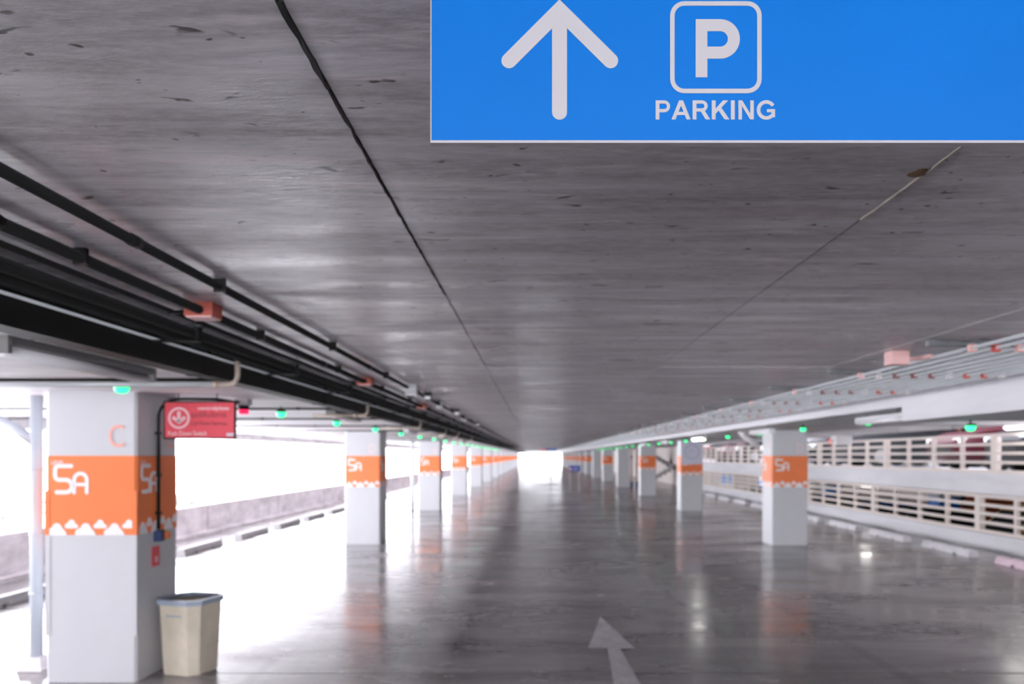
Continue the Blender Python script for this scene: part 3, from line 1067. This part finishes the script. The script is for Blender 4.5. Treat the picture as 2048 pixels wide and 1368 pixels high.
def wheel_stop(x, y, me, label, group):
    t = thing('wheel_stop', label, 'wheel stop', (x, y, 0), 0, group)
    put('body', me, t)
    for u in (.3, 1.36):
        put('bolt', BOLT, t, (0, u, 0))


for i, y in enumerate((8.6, 13.7, 16.35, 18.8, 21.15, 23.6, 26.0, 28.4, 30.8)):
    lab = 'grey wheel stop left of the pale blue drain pipe' if i == 0 else '%s grey wheel stop from the C column along the parapet bays' % nth(i - 1).capitalize()
    wheel_stop(-6.05, y, SMG, lab, 'wheel stops in the parapet bays')
for i in range(12):
    y = 11.1 + 2.42 * i
    lab = 'pinkish wheel stop at the edge of the picture near the cream railing' if i == 0 else '%s white wheel stop from the camera along the cream railing' % nth(i - 1).capitalize()
    wheel_stop(7.35, y, SMP if i == 0 else SMW, lab, 'wheel stops along the railing side')

# ------------------------------------------------------------------ painted arrow on the floor
fa = thing('floor_arrow', 'worn white arrow painted on the floor pointing down the aisle', 'road marking', (.66, 6.2, 0))
MB()._add([(.02, 2.33, .002), (-.195, .93, .002), (.216, .90, .002)], [(0, 1, 2)]).build('arrow_head', PAINTF, fa)
MB()._add([(-.03, .93, .002), (.085, .92, .002), (.125, -.4, .002), (.15, -2.6, .002), (-.13, -2.6, .002), (-.09, -.4, .002)], [(0, 5, 2, 1), (5, 4, 3, 2)]).build('arrow_shaft', PAINTF, fa)

# ------------------------------------------------------------------ split-level side: kerb, decks, railings
struct(MB().box(XR - .12, XR + .12, Y0, 42, 0, .29).build('kerb_right', BEAMW))
struct(MB().box(XR + .22, 26, -4, 70, .95, UP).build('floor_upper_deck', BEAMW))
struct(MB().box(XR + .25, 26, -4, 70, LO - .3, LO).build('floor_lower_deck', DECKF))
struct(MB().box(XR + .25, 26, -4, 70, 3.68, 3.9).build('ceiling_upper_deck', SOFFIT))
struct(MB().box(26, 26.2, -4, 70, LO, 3.9).build('wall_far_deck', CREAM))
struct(MB().box(XR + .25, 26, 70, 70.2, LO, 3.9).build('wall_end_deck', CREAM))
struct(MB().box(XR + .22, 26, -4.2, -4, LO, 3.9).build('wall_near_deck', CREAM))
struct(MB().box(XR - .1, XR + .2, Y0, -4, 0, CEIL_Z).build('wall_right_near', CREAM))
struct(MB().box(XR - .1, XR + .1, 42, Y1, 0, CEIL_Z).build('wall_right', CREAM))
struct(MB().box(XR + .12, XR + .22, -4, 42, LO, 0).build('wall_below_edge', RAW))

PB = 1.17
post_m = {}


def rail_section(x, y, z, h, label, group):
    t = thing('deck_railing', label, 'railing', (x, y, z), 0, group)
    key = round(h, 3)
    if key not in post_m:
        post_m[key] = (MB().box(-.035, .035, -.035, .035, 0, h).mesh('post', RAILC), MB().box(-.05, .05, -.085, .085, 0, h).mesh('post', RAILC),
                       MB().box(-.022, .022, 0, PB * 4, -.028, .028).mesh('rail', RAILC))
    pm, pt, rm_ = post_m[key]
    put('post', pt, t, (0, .085, 0))
    for k in range(1, 4):
        put('post', pm, t, (0, PB * k + .085, 0))
    for k in range(5):
        put('rail', rm_, t, (-.02, 0, .03 + (h - .06) * k / 4))


for i in range(7):
    y = 10.3 + PB * 4 * i
    rail_section(XR + .30, y, UP, .74, '%s section from the camera of the upper cream railing' % nth(i).capitalize(), 'upper cream railing sections')
    rail_section(XR, y, .29, .70, '%s section from the camera of the lower cream railing' % nth(i).capitalize(), 'lower cream railing sections')

# round sign by the upper railing
rg = thing('round_sign', 'round white sign with a red ring by the upper cream railing', 'sign', (8.2, 34.0, 1.98))
MB().tube([(0, 0, 0), (0, -.015, 0)], .17, 24).build('disc', DECAL, rg)
MB().ring2d(0, 0, .17, .135, .003).build('ring', CLP, rg, (0, -.016, 0))
MB().tube([(0, 0.02, 0), (0, 0.02, .30)], .012, 8).build('stem', STEELD, rg)
eb = thing('exit_lamp', 'white box lamp hung above the upper cream railing', 'lamp', (8.2, 21.5, 2.0))
MB().box(-.22, .22, -.06, .06, .06, .27).build('housing', LAMPW, eb)
MB().box(-.21, .21, -.05, .05, .0, .06).build('diffuser', LIT if False else TUBE, eb)
MB().tube([(0, 0, .27), (0, 0, .30)], .012, 8).build('stem', STEELD, eb)

# ------------------------------------------------------------------ cars on the neighbouring decks
def car(x, y, z, rz, paint, label, van=False):
    """x,y = centre of the footprint; the nose points along local +X"""
    t = thing('car', label, 'car', (x, y, z), rz, 'cars parked on the neighbouring half levels')
    L, W = 4.4, 1.74
    hb, hr = (.98, 1.46) if not van else (1.10, 1.85)
    secs = [(-L / 2, .42, .80, .70), (-L / 2 + .12, .26, hb - .06, .80), (-L / 2 + .7, .20, hb, .87), (-.2, .18, hb - .02, .87), (.85, .18, hb - .05, .87),
            (L / 2 - .55, .20, .86, .84), (L / 2 - .12, .24, .74, .76), (L / 2, .36, .62, .62)]
    b = MB()
    b.loft([[(u, -w, z0 + .1), (u, -w * .92, z0), (u, w * .92, z0), (u, w, z0 + .1), (u, w, z1 - .16), (u, w * .90, z1), (u, -w * .90, z1), (u, -w, z1 - .16)] for u, z0, z1, w in secs], smooth=False)
    b.build('body', paint, t)
    cab = [(-1.75, hb - .03, .80), (-1.25, hr - .06, .62), (-.9, hr, .64), (.15, hr, .64), (.45, hr - .05, .62), (1.12, hb - .07, .80)]
    if van:
        cab = [(-2.1, hb - .03, .80), (-2.0, hr - .06, .70), (-1.8, hr, .70), (.5, hr, .70), (.75, hr - .05, .68), (1.55, hb - .2, .78)]
    c = MB()
    base = hb - .08
    c.loft([[(u, -.80, base), (u, .80, base), (u, w, zt), (u, -w, zt)] for u, zt, w in cab])
    c.build('cabin', paint, t)
    for s in (-1, 1):
        g = MB()
        q = [(cab[0][0] + .35, base + .10), (cab[-1][0] - .25, base + .10), (cab[4][0] - .02, hr - .11), (cab[1][0] + .12, hr - .11)]
        g.loft([[(u, s * (.80 - .17 * (zz - base) / (hr - base)) + s * .004, zz) for u, zz in (q if s < 0 else q)], [(u, s * (.80 - .17 * (zz - base) / (hr - base)) + s * .014, zz) for u, zz in q]])
        g.build('side_window', GLASS, t)
    fw, bw = cab[-1], cab[0]
    for nm, A, B, sgn in (('windscreen', cab[-1], cab[-2], 1), ('rear_window', cab[0], cab[1], -1)):
        g = MB()
        a0, a1 = (A[0], A[1]), (B[0], B[1])
        def lerp(tt, off):
            return (a0[0] + (a1[0] - a0[0]) * tt + sgn * off, a0[1] + (a1[1] - a0[1]) * tt + off * .6)
        r0 = [(lerp(.12, .004)[0], -.68, lerp(.12, .004)[1]), (lerp(.12, .004)[0], .68, lerp(.12, .004)[1]), (lerp(.9, .004)[0], .58, lerp(.9, .004)[1]), (lerp(.9, .004)[0], -.58, lerp(.9, .004)[1])]
        r1 = [(p_[0] + sgn * .01, p_[1], p_[2] + .008) for p_ in r0]
        g.loft([r0, r1])
        g.build(nm, GLASS, t)
    for u in (-1.32, 1.36):
        for s in (-1, 1):
            w = MB().tube([(u, s * .68, .31), (u, s * .885, .31)], .31, 18).build('wheel', RUBBER, t)
            MB().tube([(u, s * .80, .31), (u, s * .892, .31)], .19, 14).build('hub', CHROME, w)
    for s in (-1, 1):
        MB().box(L / 2 - .22, L / 2 - .06, s * .58 - .16, s * .58 + .16, .60, .72).build('headlamp', HEADL, t)
        MB().box(-L / 2 - .01, -L / 2 + .12, s * .62 - .12, s * .62 + .12, .66, .82).build('tail_lamp', TAILL, t)
    MB().box(L / 2 - .03, L / 2 + .02, -.5, .5, .36, .5).build('grille', RUBBER, t)
    return t


CBLK = mat('car_black', (0.010, 0.011, 0.014), 0.5, 0.25)
CMAR = mat('car_maroon', (0.05, 0.004, 0.010), 0.5, 0.25)
CGRY = mat('car_grey', (0.020, 0.022, 0.025), 0.5, 0.25)
CSIL = mat('car_silver', (0.40, 0.40, 0.42), 0.3, coat=0.4)
CTAN = mat('car_tan', (0.50, 0.34, 0.17), 0.4, coat=0.3)
CORG = mat('car_orange', (0.62, 0.15, 0.06), 0.35, coat=0.3)
CBLU = mat('car_blue', (0.02, 0.10, 0.30), 0.5, 0.25)
XC = XR + .6 + 2.3
car(XC, 15.55, UP, PI, CBLK, 'black car nearest the camera behind the upper cream railing')
car(XC, 17.95, UP, PI, CMAR, 'dark maroon car behind the upper cream railing')
car(XC - .15, 23.6, UP, 0, CGRY, 'dark grey car behind the upper cream railing, under the white box lamp')
car(XC, 27.2, UP, PI, CBLK, 'black car before the silver car behind the upper cream railing')
car(16.9, 31.0, UP, 0, CBLK, 'black car across the far aisle of the upper half level')
car(XC, 31.8, UP, PI, CSIL, 'silver car behind the upper cream railing')
car(XC, 23.6, LO, PI, CBLK, 'black car nearest behind the lower cream railing')
car(XC, 27.2, LO, PI, CBLU, 'dark blue car behind the lower cream railing')
car(XC, 29.7, LO, 0, CBLK, 'black car next to the dark blue car behind the lower cream railing')
car(XC + .6, 18.4, LO, PI, CTAN, 'tan van behind the lower cream railing', van=True)
car(16.9, 30.3, LO, PI, CORG, 'orange car across the far aisle of the lower half level', van=True)
car(16.4, 24.0, LO, PI, CSIL, 'silver van across the far aisle of the lower half level', van=True)

car(XC - .15, 36.6, UP, PI, CBLK, 'black car beyond the silver car behind the upper cream railing')
car(XC - .15, 39.2, UP, PI, CMAR, 'maroon car far along behind the upper cream railing')
car(XC - .15, 42.0, UP, 0, CGRY, 'dark grey car at the far end behind the upper cream railing')
car(XC - .15, 37.2, LO, PI, CBLK, 'black car far along behind the lower cream railing')
car(XC - .15, 40.0, LO, PI, CGRY, 'dark grey car at the far end behind the lower cream railing')

# ------------------------------------------------------------------ stairs and posts farther along the railing side
st = thing('concrete_stairs', 'grey concrete stair flights against the cream wall behind the columns', 'stairs', (6.25, 47.0, 0))
for k in range(7):
    MB().box(.27 * k, .27 * k + .30, 0, 1.2, .15 * k + .02, .15 * (k + 1)).build('step', STAIR, st)
MB().box(2.16, 2.05 + 1.0, 0, 2.5, 1.08, 1.2).build('landing', STAIR, st) if False else MB().box(1.75, 1.94, 0, 2.5, 1.02, 1.2).build('landing', STAIR, st)
for k in range(7):
    MB().box(1.75 - .27 * (k + 1), 1.78 - .27 * k, 1.3, 2.5, 1.2 + .15 * k + .02, 1.2 + .15 * (k + 1)).build('step', STAIR, st)
sl = MB()
sl.prism([(-.02, 1.2 + 1.0), (1.75, 1.02), (1.75, 1.32), (-.02, 2.28)], .06)
sl.build('stringer', STAIR, st, (0, 1.28, 0))
PO = 'rose posts with navy feet'
for i, (x, y) in enumerate(((5.22, 44.0), (5.52, 44.0))):
    t = thing('post', '%s rose post with a navy foot between the far railing-side columns' % ('inner', 'outer')[i], 'post', (x, y, 0), 0, PO)
    MB().box(-.05, .05, -.05, .05, .30, 2.1).build('shaft', POSTP, t)
    MB().box(-.06, .06, -.06, .06, 0, .30).build('foot', NAVY, t)
    MB().box(-.055, .055, -.06, .055, 1.55, 1.72).build('plate', CLD if i == 0 else POSTP, t)

# ------------------------------------------------------------------ far signs
bo = thing('notice_board', 'small blue notice board with an orange disc standing far down the aisle', 'notice board', (1.91, 40.0, 0))
MB().box(-.28, .28, -.02, .02, .93, 1.22).build('panel', BLUEB, bo)
MB().tube([(-.20, -.02, 1.06), (-.20, -.028, 1.06)], .07, 16).build('disc', CLP, bo)
MB().box(-.08, .20, -.026, -.02, 1.08, 1.11).build('printed_line', LAV, bo)
MB().box(-.08, .16, -.026, -.02, 1.01, 1.04).build('printed_line', LAV, bo)
for s in (-.22, .22):
    MB().tube([(s, .03, 0), (s, .03, 1.2)], .012, 8).build('leg', LAMPW, bo)
    MB().box(s - .015, s + .015, -.15, .2, 0, .02).build('foot', LAMPW, bo)
fs = thing('direction_sign', 'small blue hanging sign far down the aisle', 'sign', (1.15, 60.0, 2.13))
MB().box(-.42, .42, -.03, .03, 0, .12).build('panel', SIGNB, fs)
for s in (-.3, .3):
    MB().tube([(s, 0, .12), (s, 0, CEIL_Z - 2.13)], .01, 6).build('hanger_rod', ALU, fs)
rb = thing('red_beacon', 'tiny red ceiling light beside the far blue hanging sign', 'beacon', (.56, 60.0, 2.15))
MB().loft([[(r * math.cos(t), r * math.sin(t), z) for t in [2 * PI * k / 14 for k in range(14)]] for r, z in ((.05, -.02), (.09, .02), (.09, .08))]).build('lens', REDL, rb)
MB().tube([(0, 0, .08), (0, 0, CEIL_Z - 2.15)], .03, 8).build('stem', DARKP, rb)
bs = thing('barrier_post', 'small post with a blue plate at the bright far end', 'post', (2.05, 112.0, 0))
MB().box(-.12, .12, -.06, .06, 0, .65).build('shaft', CLP, bs)
MB().box(-.38, .38, -.05, .05, .75, 1.02).build('plate', BLUEP, bs)
MB().box(-.05, .05, -.04, .04, .65, .75).build('neck', CLW, bs)

# ------------------------------------------------------------------ a few trees outside, below the deck
def tree(x, y, top, r, label, seed):
    rnd = random.Random(seed)
    t = thing('tree', label, 'tree', (x, y, -14.0), 0, 'trees beyond the parapet')
    MB().tube([(0, 0, 0), (.1, 0, 5), (0, .1, 14 + top - r)], [.25, .2, .08], 8).build('trunk', BARK, t)
    b = MB()
    for k in range(16):
        a, ph = rnd.uniform(0, 2 * PI), rnd.uniform(-.6, 1.2)
        c = Vector((math.cos(a) * math.cos(ph) * r * .7, math.sin(a) * math.cos(ph) * r * .7, 14 + top - r + math.sin(ph) * r * .6))
        s_ = r * rnd.uniform(.3, .5)
        b.loft([[(c.x + s_ * q * math.cos(w) * rnd.uniform(.85, 1.15), c.y + s_ * q * math.sin(w) * rnd.uniform(.85, 1.15), c.z + s_ * hh) for w in [2 * PI * m_ / 9 for m_ in range(9)]] for q, hh in ((.3, -.9), (.8, -.5), (1, 0), (.8, .5), (.25, .9))])
    b.build('crown', LEAF, t)


for i, (x, y, tp, r, lb) in enumerate(((-21.5, 61, -.9, 2.2, 'small pale tree beyond the parapet, right of the bin'), (-26, 62, -.6, 1.8, 'pale treetop beyond the parapet, middle of the three'),
                                      (-31, 63, -1.2, 1.8, 'pale treetop beyond the parapet closest to the C column'))):
    tree(x, y, tp, r, lb, 20 + i)
